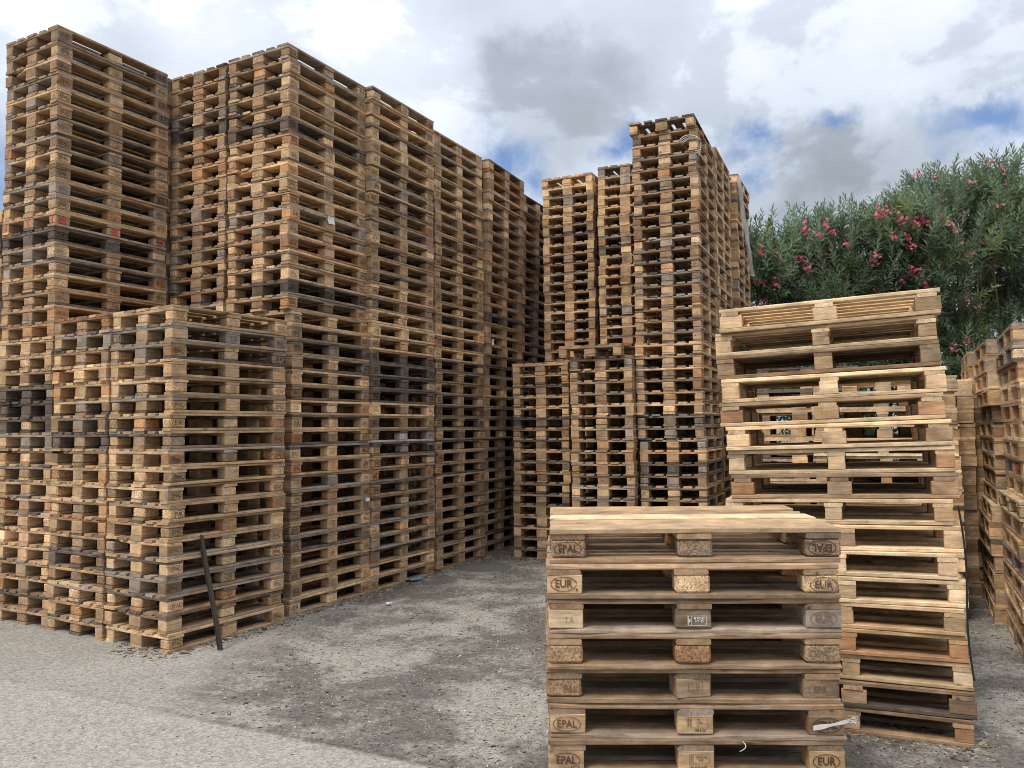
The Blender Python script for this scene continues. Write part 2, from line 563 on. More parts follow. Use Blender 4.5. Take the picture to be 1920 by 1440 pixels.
def text_mesh(body, size, squeeze=0.85):
    cu = bpy.data.curves.new('txt', 'FONT')
    cu.body = body
    cu.size = size
    cu.align_x = 'CENTER'
    cu.align_y = 'CENTER'
    cu.resolution_u = 2
    cu.space_line = 0.9
    cu.offset = 0.022 * size
    ob = bpy.data.objects.new('txt', cu)
    COL.objects.link(ob)
    dg = bpy.context.evaluated_depsgraph_get()
    me = bpy.data.meshes.new_from_object(ob.evaluated_get(dg))
    V = [(v.co.x * squeeze, 0.0, v.co.y) for v in me.vertices]
    F = [tuple(p.vertices) for p in me.polygons]
    bpy.data.objects.remove(ob)
    bpy.data.curves.remove(cu)
    bpy.data.meshes.remove(me)
    return V, F


def ring(rx, rz, w, n=28, a0=0.0, a1=2 * math.pi):
    V, F = [], []
    for i in range(n + 1):
        a = a0 + (a1 - a0) * i / n
        V += [(rx * math.cos(a), 0, rz * math.sin(a)), ((rx - w) * math.cos(a), 0, (rz - w) * math.sin(a))]
    for i in range(n):
        F.append((2 * i, 2 * i + 1, 2 * i + 3, 2 * i + 2))
    return V, F


def rect(cx, cz, w, h, t):
    P = []
    for x0, x1, z0, z1 in ((cx - w / 2, cx + w / 2, cz + h / 2 - t, cz + h / 2), (cx - w / 2, cx + w / 2, cz - h / 2, cz - h / 2 + t),
                           (cx - w / 2, cx - w / 2 + t, cz - h / 2 + t, cz + h / 2 - t), (cx + w / 2 - t, cx + w / 2, cz - h / 2 + t, cz + h / 2 - t)):
        P.append(([(x0, 0, z0), (x1, 0, z0), (x1, 0, z1), (x0, 0, z1)], [(0, 1, 2, 3)]))
    return join_parts(P)


def shift(vf, dx, dz):
    return [(v[0] + dx, v[1], v[2] + dz) for v in vf[0]], vf[1]


def wheat(cx, cz, h):
    """little IPPC ear-like mark: a stem with slanted strokes"""
    P = [([(cx - .0006, 0, cz - h / 2), (cx + .0006, 0, cz - h / 2), (cx + .0006, 0, cz + h / 2), (cx - .0006, 0, cz + h / 2)], [(0, 1, 2, 3)])]
    for k in range(5):
        z = cz - h / 2 + h * (k + 0.4) / 5
        for s in (-1, 1):
            P.append(([(cx + s * .001, 0, z), (cx + s * .0045, 0, z + .003), (cx + s * .0045, 0, z + .0043), (cx + s * .001, 0, z + .0016)], [(0, 1, 2, 3) if s > 0 else (3, 2, 1, 0)]))
    return join_parts(P)


def stamp_mesh(kind):
    if kind in _text_cache:
        return _text_cache[kind]
    if kind == 'epal':
        vf = join_parts([text_mesh('EPAL', 0.044, 0.86), ring(0.058, 0.031, 0.0030)])
    elif kind == 'eur':
        vf = join_parts([text_mesh('EUR', 0.046, 0.86), ring(0.055, 0.031, 0.0030)])
    elif kind == 'eur_dot':
        vf = join_parts([text_mesh('EUR', 0.046, 0.86), ring(0.055, 0.031, 0.0034), shift(ring(0.005, 0.005, 0.0049, 10), 0.054, -0.024)])
    elif kind == 'epal_r':
        vf = join_parts([text_mesh('EPAL', 0.044, 0.86), ring(0.058, 0.031, 0.0028, 28, -1.2, 2.6), shift(text_mesh('R', 0.007), 0.053, -0.026), shift(ring(0.0045, 0.0045, 0.0009, 10), 0.053, -0.026)])
    elif kind == 'epa':
        vf = join_parts([shift(text_mesh('EPA', 0.038, 0.86), -0.006, 0), ring(0.053, 0.030, 0.0018, 28, 0.5, 5.9)])
    elif kind == 'pal':
        vf = shift(text_mesh('PAL', 0.040, 0.86), 0.022, -0.004)
    elif kind == 'ta':
        vf = join_parts([shift(text_mesh('T A', 0.03, 0.8), 0.008, -0.006), ring(0.05, 0.026, 0.0016, 16, 0.6, 2.6)])
    elif kind == 'plate_pl':
        vf = join_parts([rect(0.006, 0.010, 0.086, 0.042, 0.0012), rect(-0.0265, 0.010, 0.021, 0.042, 0.001), wheat(-0.030, 0.010, 0.034), wheat(-0.022, 0.010, 0.034),
                         shift(text_mesh('PL\n12-066\nHT', 0.0125), 0.012, 0.010), shift(text_mesh('104-5-04', 0.0145), 0.016, -0.021)])
    elif kind == 'plate_cz':
        vf = join_parts([rect(0.006, 0.010, 0.080, 0.036, 0.0013), wheat(-0.025, 0.010, 0.026), rect(-0.019, 0.010, 0.001, 0.036, 0.0005), shift(text_mesh('CZ-4194\nHT', 0.0145), 0.014, 0.010),
                         shift(text_mesh('156 A33-3-03', 0.0155), 0.0, -0.024)])
    elif kind == 'plate_white':
        vf = join_parts([rect(0.02, -0.006, 0.075, 0.040, 0.0016), rect(-0.012, -0.006, 0.016, 0.040, 0.0014), shift(text_mesh('M POLIC\nHT  00', 0.0135), 0.028, -0.003), shift(text_mesh('$', 0.02), -0.012, -0.006)])
    elif kind == 'plate':
        vf = join_parts([rect(0.0, 0.006, 0.062, 0.038, 0.0016), rect(-0.02, 0.006, 0.016, 0.038, 0.0012), shift(text_mesh('PL\nHT', 0.016), 0.010, 0.006), shift(text_mesh('41-2-06', 0.012), 0.0, -0.022)])
    elif kind == 'lattice':
        P = [shift(text_mesh('4-2018', 0.009), 0, 0.026)]
        for k in range(5):
            x = -0.02 + k * 0.010
            P.append(([(x - .010, 0, -.012), (x - .0085, 0, -.012), (x + .0115, 0, .010), (x + .010, 0, .010)], [(0, 1, 2, 3)]))
        P.append(([(-.03, 0, -.012), (.018, 0, -.012), (.018, 0, -.0105), (-.03, 0, -.0105)], [(0, 1, 2, 3)]))
        P.append(([(-.01, 0, .0085), (.033, 0, .0085), (.033, 0, .010), (-.01, 0, .010)], [(0, 1, 2, 3)]))
        vf = join_parts(P)
    elif kind == 'splash':
        rg = random.Random(3)
        V = [(0, 0, 0)]
        for i in range(18):
            a = i / 18 * 2 * math.pi
            r = 0.035 * rg.uniform(0.6, 1.2)
            V.append((r * math.cos(a), 0, r * 1.25 * math.sin(a)))
        vf = (V, [(0, i + 1, (i + 1) % 18 + 1) for i in range(18)])
    me = mesh_from('stamp', vf[0], vf[1], M_STAMP if kind != 'splash' else M_PAINT)
    _text_cache[kind] = me
    return me


# ---------------------------------------------------------------- what a pallet is made of
def jit(rg, a):
    return rg.uniform(-a, a)


def tint(rg, tone, spread=0.15, lift=1.0):
    c = TONES[tone]
    k = lift * max(0.5, 1 + rg.gauss(0, spread))
    h = rg.gauss(0, 0.03)
    return (max(0.02, c[0] * k * (1 + h)), max(0.02, c[1] * k), max(0.02, c[2] * k * (1 - h)), min(1.0, max(0.0, WEATHER[tone] * rg.uniform(0.5, 1.5))))


BVAR = (0, 1, 2, 3, 0, 1, 2, 3, 0, 1, 2, 3, 4, 5)


def pallet_pieces(rg, tone, typ='euro', fine=False, spec=None):
    """list of (part name, (kind, L, W, T, variant, flag), loc, rotz, colour, stamp)"""
    out = []
    odd = {'n': 'yynnt', 'y': 'ttyb', 't': 'yybgb', 'o': 'ttyb', 'b': 'ttbgyd', 'g': 'ttbbg', 'd': 'bbgtd', 'w': 'yt', 'q': 'qbgt'}[tone]
    spec = spec or {}

    lift = math.exp(rg.gauss(-0.10 if fine else 0.0, 0.06 if fine else 0.13))
    BT = {'t': 'gbbdt', 'b': 'gbddt', 'g': 'gbdb', 'o': 'bogt', 'y': 'ytbt', 'd': 'dddb', 'q': 'bqgq'}

    def bt():
        if tone in BT and rg.random() < 0.38:
            return rg.choice(BT[tone])
        return tn(0.15)

    def tn(p=0.22 if tone in 'dg' else 0.24):
        return rg.choice(odd) if rg.random() < p else tone
    if typ == 'euro':
        Lx, Wy, T, bh = 1.2, 0.8, 0.022, 0.078
        bot = [(-0.35, 0.10), (0.0, 0.145), (0.35, 0.10)]
        bys = bot
        bxs = [-0.5275, 0.0, 0.5275]
        top = [(-0.3275, 0.145), (-0.1638, 0.10), (0.0, 0.145), (0.1638, 0.10), (0.3275, 0.145)]
        bl = 0.145
    else:
        T, bh = 0.022, 0.0755
        Lx, Wy = 1.2, 1.0
        bl = rg.choice((0.09, 0.10, 0.13))
        bot = [(-0.45, 0.10), (-0.22, 0.09), (0.0, 0.10), (0.22, 0.09), (0.45, 0.10)]
        bys = [(-0.45, 0.10), (0.0, 0.10), (0.45, 0.10)]
        bxs = [-0.6 + bl / 2, 0.0, 0.6 - bl / 2]
        top = [(-0.45, 0.10), (-0.30, 0.09), (-0.15, 0.09), (0.0, 0.09), (0.15, 0.09), (0.30, 0.09), (0.45, 0.10)]
    z = T / 2
    for ib, (y, w) in enumerate(bot):
        tbo = spec.get('bottom', bt()) if ib == 0 else bt()
        out.append(('bottom_board', ('b', Lx, w, T, rg.choice(BVAR), fine), (jit(rg, .003), y + jit(rg, .003), z), jit(rg, .004), tint(rg, tbo, 0.17, lift), None))
    z = T + bh / 2
    for iy, (y, w) in enumerate(bys):
        for ix, x in enumerate(bxs):
            chip = rg.random() < 0.4 and typ == 'euro'
            tb = rg.choice('ttyyob') if rg.random() < (0.22 if tone == 'd' else 0.55) else tn(0.3)
            st = None
            if iy == 0 and typ == 'euro':
                if ix != 1:
                    st = 'epal' if rg.random() < 0.8 else 'eur'
                    if rg.random() < 0.12:
                        st = None
                elif rg.random() < 0.5:
                    st = 'plate'
            wy = w if typ == 'euro' else 0.10
            if (ix, iy) in spec:
                s = spec[(ix, iy)]
                chip = s.get('chip', chip)
                tb = s.get('tone', tb)
                st = s.get('stamp', None)
            col = tint(rg, tb, 0.17, lift)
            bw = 0.145 if (typ == 'euro' and iy == 1) else wy
            rz = jit(rg, .015)
            if (ix, iy) in spec and 'rot' in spec[(ix, iy)]:
                rz = spec[(ix, iy)]['rot']
            out.append(('block', ('k', bl if (typ != 'euro' or ix == 1 or True) else bl, bw, bh, rg.randrange(4), chip), (x + jit(rg, .003), y + jit(rg, .002) + 0.0015 * (1 if iy == 0 else -1), z), rz, col, st))
    z = T + bh + T / 2
    for x in bxs:
        w = 0.145 if typ == 'euro' else 0.10
        out.append(('cross_board', ('b', Wy, w, T, rg.choice(BVAR), fine), (x + jit(rg, .003), jit(rg, .002), z), math.pi / 2 + jit(rg, .004), tint(rg, bt(), 0.17, lift), None))
    z = T + bh + 1.5 * T
    for iy, (y, w) in enumerate(top):
        tt = spec['top'][iy] if 'top' in spec else bt()
        cc = tint(rg, tt, 0.17, lift)
        if 'top' in spec:
            cc = (*cc[:3], 0.25)
        out.append(('top_board', ('b', Lx, w, T, rg.choice(BVAR), fine), (jit(rg, .004), y + jit(rg, .003), z), jit(rg, .004), cc, None))
    return out


def piece_mesh(k):
    if k[0] == 'b':
        return board_mesh(*k[1:])
    return block_mesh(*k[1:])


ORD1 = ['', 'first', 'second', 'third', 'fourth', 'fifth', 'sixth', 'seventh', 'eighth', 'ninth', 'tenth', 'eleventh', 'twelfth', 'thirteenth', 'fourteenth',
        'fifteenth', 'sixteenth', 'seventeenth', 'eighteenth', 'nineteenth']


def ordinal(n):
    if n < 20:
        return ORD1[n]
    tens = {2: 'twent', 3: 'thirt'}[n // 10]
    return tens + 'ieth' if n % 10 == 0 else tens + 'y-' + ORD1[n % 10]


# ---------------------------------------------------------------- the stacks
# name: corner of the visible long side, yaw of the long side, pallets, tones from the top down
Y0 = 62.12
YR = 65.64


def vec(deg):
    return Vector((math.cos(R(deg)), math.sin(R(deg)), 0)), Vector((-math.sin(R(deg)), math.cos(R(deg)), 0))


def rnd_tones(n, seed, pool='ttbbygtbbo'):
    rg = random.Random(seed)
    return ''.join(rg.choice(pool) for _ in range(n))


dL, lL = vec(Y0)
dR, lR = vec(YR)
P3 = lambda x, y: Vector((x, y, 0))
cA, cC, cD, cF, cG, cH = P3(-2.711, 6.419), P3(-4.078, 7.219) + 0.05 * lL + 0.03 * dL, P3(-2.115, 7.635), P3(-1.529, 8.721), P3(-0.937, 10.008), P3(-0.419, 11.115)
yA, yH = Y0 - 3.2, Y0 + 3.0
dA, lA = vec(yA)
dH, lH = vec(yH)
cN = P3(2.248, 9.598)
cN2 = cN + 1.25 * dR
cO = P3(3.336, 11.795) + 0.03 * dR
cJ = P3(0.753, 10.681) - 0.05 * dR
ST = {}


def stack(name, corner, yaw, tones, phrase=None, lean=(0, 0), shifts=(), typ='euro', pitch=0.144, seed=None, tilt=None, fine=False, specs=None, jitter=1.0):
    ST[name] = dict(corner=corner, yaw=yaw, n=len(tones), tones=tones, phrase=phrase, lean=lean, shifts=shifts, typ=typ, pitch=pitch,
                    seed=seed or sum(ord(ch) * 31 ** i for i, ch in enumerate(name)), tilt=tilt, fine=fine, specs=specs or {}, jitter=jitter)


stack('A', cA, yA, 'yggtyttbtyytttbgbby', 'low stack with the leaning bar', (0.008, -0.004))
stack('B', cA + 0.815 * lA - 0.01 * dA, yA + 0.5, 'ogbyobtdtoyyotdbttb', 'low stack next to the leaning-bar stack', (0.004, 0.0))
stack('C', cC, Y0, 'bgbgtbtttbgttdggtbtbyttdddgtttbbytttbbd', 'tall stack with red paint marks', (-.001, .004))
ST['C']['tones'] = ST['C']['tones'][:38]; ST['C']['n'] = 38
stack('D', cD, Y0 + 0.4, 'gbbttdtttttgtottdt' + 'tbdtybttttogbbybtbtb', 'tall stack rising behind the leaning-bar stack', (0.006, 0.004), shifts=((18, 0.045, -0.01),))
stack('E', cD + 0.855 * lL + 0.02 * dL, Y0, 'bbbgdytootgbbgtgbgt' + rnd_tones(19, 4), 'tall stack beside the red-marked stack', (0.004, .006))
stack('F', cF, Y0 - 0.5, 'tbbbttttbttbbtbybtyyddddttbdbtbbbggbttbb'[:38], 'tall stack with one whitewashed pallet', (-0.004, -0.010), shifts=((18, 0.02, 0.0),), specs={26: {'bottom': 'w', (0, 0): dict(tone='y', stamp='epal'), (1, 0): dict(tone='w'), (2, 0): dict(tone='w', stamp='epal')}})
stack('G', cG, Y0 + 0.4, 'tbtbbtbttbttbtbtbybydbttbbbttbbtbbtbbtgb', 'third stack of the long tall row', (0, 0))
ST['G']['tones'] = ST['G']['tones'][:38]; ST['G']['n'] = 38
stack('H', cH, yH, 'bobbbgbbbbtbbbbdbbtbbbtbbtbbbgybbbybbbbb'[:38], 'fourth stack of the long tall row', (0.012, -0.022))
stack('I', cH + 1.27 * dH + 0.05 * lH, yH, rnd_tones(37, 9, 'bbbbgdb'), 'farthest stack of the long row', (0.012, -0.022))
stack('J', cJ, YR + 0.3, 'ttbttdttybybdbtbtb', "low stack facing the tall row's end", (0.003, -0.005))
stack('K', P3(1.453, 9.811), YR - 0.4, 'bgytoyttbytbggtbtbt', 'low stack under the crooked top pallet', shifts=((0, -0.10, 0.11), (1, 0, 0)))
stack('L', P3(1.224, 11.742), YR - 0.3, 'ttbtybbtbobgbbttobtb' + rnd_tones(18, 14), 'tall stack standing behind two low stacks', (0, 0.002))
stack('M', P3(1.993, 11.218), YR, 'ggtyyyygdtoybtgbyg' + rnd_tones(20, 15), 'tall stack squeezed beside the corded one', (0, 0))
stack('N', cN, YR + 0.4, 'bbtgbgbbbbgbbggttbbyttbtygggodgttbtbbt', 'tall stack with white cord near top', (-0.003, -0.002), shifts=((0, -0.03, 0.02), (1, 0, 0), (27, 0.02, -0.02)))
stack('N2', cN2, YR, rnd_tones(38, 22, 'tttybtt'), 'tall stack directly behind the corded one', (0, 0.002))
stack('O', cO, YR, rnd_tones(38, 23, 'bgtbtt'), 'tall stack hung with clear film', (0, 0.002), shifts=((0, 0.10, -0.02), (1, 0, 0)))
# short stack close to the camera
qs = [{'top': 'ytnyt', (0, 0): dict(stamp='epal', chip=True, tone='q'), (1, 0): dict(chip=True, tone='q'), (2, 0): dict(stamp='epal*', chip=True, tone='q')},
      {(0, 0): dict(stamp='eur_dot', tone='y'), (1, 0): dict(chip=True, tone='y'), (2, 0): dict(stamp='eur', tone='t', chip=True)},
      {(0, 0): dict(stamp='ta~', tone='y', chip=False), (1, 0): dict(stamp='plate_white!', tone='b', chip=False), (2, 0): dict(stamp='eur~', tone='g', chip=False)},
      {(0, 0): dict(chip=True, tone='y'), (1, 0): dict(chip=True, tone='o'), (2, 0): dict(stamp='epa~', chip=True, tone='q')},
      {(0, 0): dict(stamp='pal~', tone='b', chip=True), (1, 0): dict(stamp='plate~', tone='q', chip=False, rot=0.16), (2, 0): dict(stamp='epa~', tone='q', chip=False)},
      {(0, 0): dict(stamp='epal', tone='t', chip=False), (1, 0): dict(stamp='plate_pl', tone='t', chip=False), (2, 0): dict(stamp='epal', tone='q', chip=False)},
      {(0, 0): dict(stamp='epal_r', tone='t', chip=False), (1, 0): dict(stamp='plate_cz', tone='t', chip=False), (2, 0): dict(stamp='eur', tone='t', chip=False)}]
stack('Q', P3(0.150, 3.44), -2.4, 'qqqqqqqqq', 'short stack nearest the camera', pitch=0.1432, fine=True, specs={i: s for i, s in enumerate(qs)},
      shifts=((0, .012, 0), (1, -.006, -.01), (2, -.008, 0), (3, -.026, .0), (4, -.016, 0), (5, -.006, 0), (6, -.008, 0)), tilt=('x', 1.2, 1.2))
# leaning stack of mixed pallets
cP, yP = P3(1.346, 4.861), -22.59
stack('P', cP, yP, 'nnbnnnnqnnnnyonbb', 'leaning stack of pale mixed pallets', (-0.050, 0.01), typ='open', pitch=0.1425,
      tilt=('y', -2.2, 0.0), jitter=2.3, specs={1: {(1, 0): dict(stamp='lattice', tone='y')}})
dP, lP = vec(yP)
stack('P2', P3(2.84, 7.66), -24.0, rnd_tones(15, 31, 'nnynt'), 'stack half hidden behind the leaning one', typ='open', pitch=0.143, jitter=2.0)
# stacks across the side alley; their long side faces the alley
for nm, (x, y), tt, ph in (('R1', (3.68, 5.90), 'ggtnyytgynytgtyyt', 'nearest stack across the side alley'),
                           ('R2', (4.16, 7.08), 'gtnytyytgynytytyt', 'middle stack across the side alley'),
                           ('R3', (4.66, 8.24), 'gnyytyttytnytyttyt'[:17], 'farthest stack across the side alley')):
    d_, l_ = vec(64.6)
    stack(nm, P3(x, y) + 1.2 * d_, 64.6 + 180, tt, ph, jitter=1.5, shifts=((0, 0.0, -0.02), (2, 0, 0), (9, .03, -.03)) if nm != 'R2' else ((0, .05, -.02), (4, -.02, .02), (10, .02, -.03)))
# stacks of which next to nothing shows
stack('back_left', cC + 0.95 * lL + 0.05 * dL, Y0, rnd_tones(27, 41, 'bdgb'))
stack('back_e', cD + 1.70 * lL, Y0, rnd_tones(38, 42, 'bdd'))
for _k, (_c, _l, _d, _y) in enumerate(((cF, lL, dL, Y0), (cG, lL, dL, Y0), (cH, lH, dH, yH))):
    stack('far_%d' % _k, _c + 1.75 * _l, _y, rnd_tones(34, 60 + _k, 'bdb'))
stack('back_i', cH + 2.54 * dH + 0.12 * lH, yH, rnd_tones(36, 51, 'bdb'), None, (0.012, -0.022))
stack('back_i2', cH + 1.27 * dH + 0.95 * lH, yH, rnd_tones(35, 52, 'bdb'), None, (0.012, -0.022))
stack('back_j', cH + 3.81 * dH + 0.12 * lH, yH, rnd_tones(35, 53, 'bdb'), None, (0.012, -0.022))
stack('back_f', cF + 0.86 * lL, Y0, rnd_tones(36, 43, 'bdb'))
stack('back_g', cG + 0.86 * lL, Y0, rnd_tones(36, 44, 'bdb'))
stack('back_h', cH + 0.86 * lH, yH, rnd_tones(36, 45, 'bdb'))
stack('back_r', P3(5.35, 10.3), -25.0, rnd_tones(14, 46, 'db'))  # dark tones put the shade of this gap into the wood colour
stack('back_p', P3(2.36, 8.50), -24.0, rnd_tones(14, 47, 'nyn'))
stack('back_q', P3(3.50, 8.60), -24.0, rnd_tones(15, 49, 'nyn'))
stack('back_s', P3(3.15, 10.45), -24.0, rnd_tones(17, 50, 'bdt'))
stack('under_boards', P3(1.30, 5.95), -8.0, rnd_tones(7, 48, 'tb'))

MASS_ONLY = ('far_0', 'far_1', 'far_2', 'back_i', 'back_i2', 'back_j', 'back_left', 'back_e', 'back_f', 'back_g', 'back_h', 'back_r', 'back_p', 'back_q', 'back_s', 'under_boards')
# which pallets (counted from the top) stand as things of their own; the rest go into the mass
SHOW = {  # runs of pallets counted from the top
    'A': [(0, 19)],
    'B': [(0, 19)],
    'C': [(0, 38)],
    'D': [(0, 38)],
    'E': [(0, 17)],
    'F': [(0, 38)],
    'G': [(3, 4), (5, 6), (8, 31), (32, 38)],
    'J': [(0, 13)],
    'K': [(0, 14)],
    'L': [(0, 1), (3, 5), (8, 12), (13, 14), (15, 16)],
    'N': [(0, 33)],
    'P': [(0, 17)],
    'P2': [(0, 1), (3, 4)],
    'Q': [(0, 8)],
    'R1': [(1, 2), (9, 10)],
}
SHOW = {k: {i for a, b in v for i in range(a, b)} for k, v in SHOW.items()}

PALLET = {}
mass_v, mass_f, mass_c = [], [], []
BOXF = np.array([(0, 3, 2, 1), (4, 5, 6, 7), (0, 1, 5, 4), (1, 2, 6, 5), (2, 3, 7, 6), (3, 0, 4, 7)])
BOXV = np.array([(-1, -1, -1), (1, -1, -1), (1, 1, -1), (-1, 1, -1), (-1, -1, 1), (1, -1, 1), (1, 1, 1), (-1, 1, 1)]) * 0.5


def pallet_matrix(s, i, rg):
    """i counts from the top"""
    k = s['n'] - 1 - i
    z = k * s['pitch']
    d, l = vec(s['yaw'])
    W = 0.8 if s['typ'] == 'euro' else 1.0
    du = dv = 0.0
    for (i0, a, b_) in s['shifts']:
        if i >= i0:
            du, dv = a, b_
    j = s['jitter']
    c = s['corner'] + d * (0.6 + du + s['lean'][0] * z + jit(rg, .009) * j) + l * (W / 2 + dv + s['lean'][1] * z + jit(rg, .009) * j)
    yaw = R(s['yaw']) + jit(rg, R(0.65)) * j
    m = Matrix.Translation((c.x, c.y, z)) @ Matrix.Rotation(yaw, 4, 'Z')
    if s['tilt']:
        ax, t_top, t_bot = s['tilt']
        t = R(t_bot + (t_top - t_bot) * k / (s['n'] - 1))
        if ax == 'y':
            m = m @ Matrix.Translation((-0.6, 0, 0)) @ Matrix.Rotation(t, 4, 'Y') @ Matrix.Translation((0.6, 0, 0))
        else:
            m = m @ Matrix.Translation((0, -0.4, 0)) @ Matrix.Rotation(t, 4, 'X') @ Matrix.Translation((0, 0.4, 0))
    return m


def build_pallet(sname, i, as_thing):
    s = ST[sname]
    rg = random.Random(s['seed'] * 131 + i * 17 + 7)
    m = pallet_matrix(s, i, rg)
    tone = s['tones'][i]
    pcs = pallet_pieces(rg, tone, s['typ'], s['fine'], s['specs'].get(i))
    if not as_thing:
        for nm, k, loc, rz, col, st in pcs:
            B = BOXV * np.array(k[1:4])
            ca, sa = math.cos(rz), math.sin(rz)
            Pn = np.stack([B[:, 0] * ca - B[:, 1] * sa + loc[0], B[:, 0] * sa + B[:, 1] * ca + loc[1], B[:, 2] + loc[2]], 1)
            Mx = np.array(m)
            Pn = Pn @ Mx[:3, :3].T + Mx[:3, 3]
            mass_v.append(Pn)
            mass_c.append(col)
        return
    root = bpy.data.objects.new('wooden_pallet', None)
    root.matrix_world = m
    root.empty_display_size = 0.1
    COL.objects.link(root)
    place = 'top pallet' if i == 0 else None
    word = TONE_WORD[tone] if 'bottom' not in (s['specs'].get(i) or {}) else 'partly whitewashed'
    if i == 0:
        lab = '%s pallet topmost in the %s' % (word, s['phrase'])
    else:
        lab = '%s pallet, %s from the top of the %s' % (word, ordinal(i + 1), s['phrase'])
    tag(root, lab, 'pallet', 'pallets of the ' + s['phrase'])
    PALLET[(sname, i)] = root
    for nm, k, loc, rz, col, st in pcs:
        o = link(nm, piece_mesh(k), root, loc, (0, 0, rz))
        o.color = col
        if st:
            faint = st.endswith('~')
            white = st.endswith('!')
            flip = st.endswith('*')
            sm = stamp_mesh(st.rstrip('~!*'))
            so_ = link('stamp', sm, o, (jit(rg, .008), -k[2] / 2 - 0.0026, jit(rg, .003)), (0, math.pi if flip else 0, 0))
            f = 0.62 if faint else (rg.uniform(0.12, 0.3) if s['fine'] else rg.uniform(0.16, 0.5))
            so_.color = (0.75, 0.74, 0.72, 1) if white else (col[0] * f, col[1] * f * 0.92, col[2] * f * 0.85, 1)


def wants_thing(nm, i):
    if nm in MASS_ONLY:
        return False
    if SHOW is None:
        return True
    return i in SHOW.get(nm, ())


for nm, s in ST.items():
    for i in range(s['n']):
        build_pallet(nm, i, wants_thing(nm, i))

if mass_v:
    nb = len(mass_v)
    V = np.concatenate(mass_v)
    F = (BOXF[None, :, :] + (np.arange(nb) * 8)[:, None, None]).reshape(-1, 4)
    me = bpy.data.meshes.new('pallet_mass')
    me.vertices.add(len(V)); me.vertices.foreach_set('co', V.ravel())
    me.loops.add(F.size); me.loops.foreach_set('vertex_index', F.ravel())
    me.polygons.add(len(F)); me.polygons.foreach_set('loop_start', np.arange(len(F)) * 4)
    me.update(calc_edges=True)
    me.shade_flat()
    at = me.attributes.new('tone', 'FLOAT_COLOR', 'FACE')
    at.data.foreach_set('color', np.repeat(np.array(mass_c, dtype=np.float32), 6, axis=0).ravel())
    me.materials.append(M_MASS)
    tag(link('stacked_pallets', me), 'rows of further wooden pallets stacked behind the nearer stacks', kind='stuff')


# ---------------------------------------------------------------- marks on single pallets
def on_stack(sname, u, v, z):
    s = ST[sname]
    d, l = vec(s['yaw'])
    return s['corner'] + d * (u + s['lean'][0] * z) + l * (v + s['lean'][1] * z) + Vector((0, 0, z))


def find_blocks(sname, i):
    r = PALLET.get((sname, i))
    return [c for c in r.children if c.name.startswith('block')] if r else []


for bl_ in find_blocks('C', 12):                       # red sprayed marks
    x, y = bl_.location.x, bl_.location.y
    if y < -0.2:
        p = link('paint_mark', stamp_mesh('splash'), bl_, (0.0, -0.0526, 0.004), (0, jit(random.Random(x), 0.5), 0))
        p.color = (0.55, 0.10, 0.07, 1)
    if x < -0.4:
        p = link('paint_mark', stamp_mesh('splash'), bl_, (-0.0745, 0.0, 0.0), (0, 0, math.pi / 2))
        p.scale = (0.5, 1, 1.0)
        p.rotation_euler = (0, 0, -math.pi / 2)
        p.color = (0.60, 0.12, 0.07, 1)

# ---------------------------------------------------------------- leaning bar
b0, b1 = Vector((-2.32, 6.505, 0.0)), Vector((-2.556, 6.700, 0.875))
V, F = [], []
dr = (b1 - b0).normalized()
aa = Vector((0.85, -0.5, 0)); aa = (aa - dr * aa.dot(dr)).normalized()
bb = dr.cross(aa)
sec = [(-.016, -.010), (.016, -.010), (.016, -.006), (.006, -.004), (.006, .010), (.016, .012), (.016, .016), (-.016, .016), (-.016, .012), (-.006, .010), (-.006, -.004), (-.016, -.006)]
for j in range(5):
    p = b0.lerp(b1, j / 4) + aa * (0.006 * math.sin(j * 1.3))
    V += [p + bb * x + aa * y for x, y in sec]
ns = len(sec)
for j in range(4):
    for k in range(ns):
        F.append((j * ns + k, j * ns + (k + 1) % ns, (j + 1) * ns + (k + 1) % ns, (j + 1) * ns + k))
F += [tuple(range(ns))[::-1], tuple(4 * ns + k for k in range(ns))]
V = [v - b0 for v in V]
tag(link('metal_bar', mesh_from('metal_bar', V, F, M_BAR), None, b0), 'dark grooved metal bar leaning against the low front stack', 'bar')

# ---------------------------------------------------------------- white cord on the corded stack
parts = []
rg = random.Random(8)
for k in range(4):
    pts = []
    for j in range(13):
        a = j / 12
        ang = math.pi * (0.15 + 1.15 * a)
        u = 0.02 - 0.075 * 0 + 0.0
        z = 5.06 + 0.115 * math.sin(ang) + 0.012 * k + rg.uniform(-.004, .004)
        v = 0.06 + 0.13 * math.cos(ang) + 0.012 * k
        p = on_stack('N', -0.02 - 0.008 * k, v, z) if v > -0.005 else on_stack('N', -v, -0.02 - 0.006 * k, z)
        pts.append(p)
    parts.append(tube(pts, 0.006, 5))
V, F = join_parts(parts)
o0 = on_stack('N', 0, 0, 5.06)
tag(link('cord', mesh_from('cord', [v - o0 for v in V], F, M_CORD, True), None, o0), 'loops of white cord hooked on a high pallet corner', 'cord')

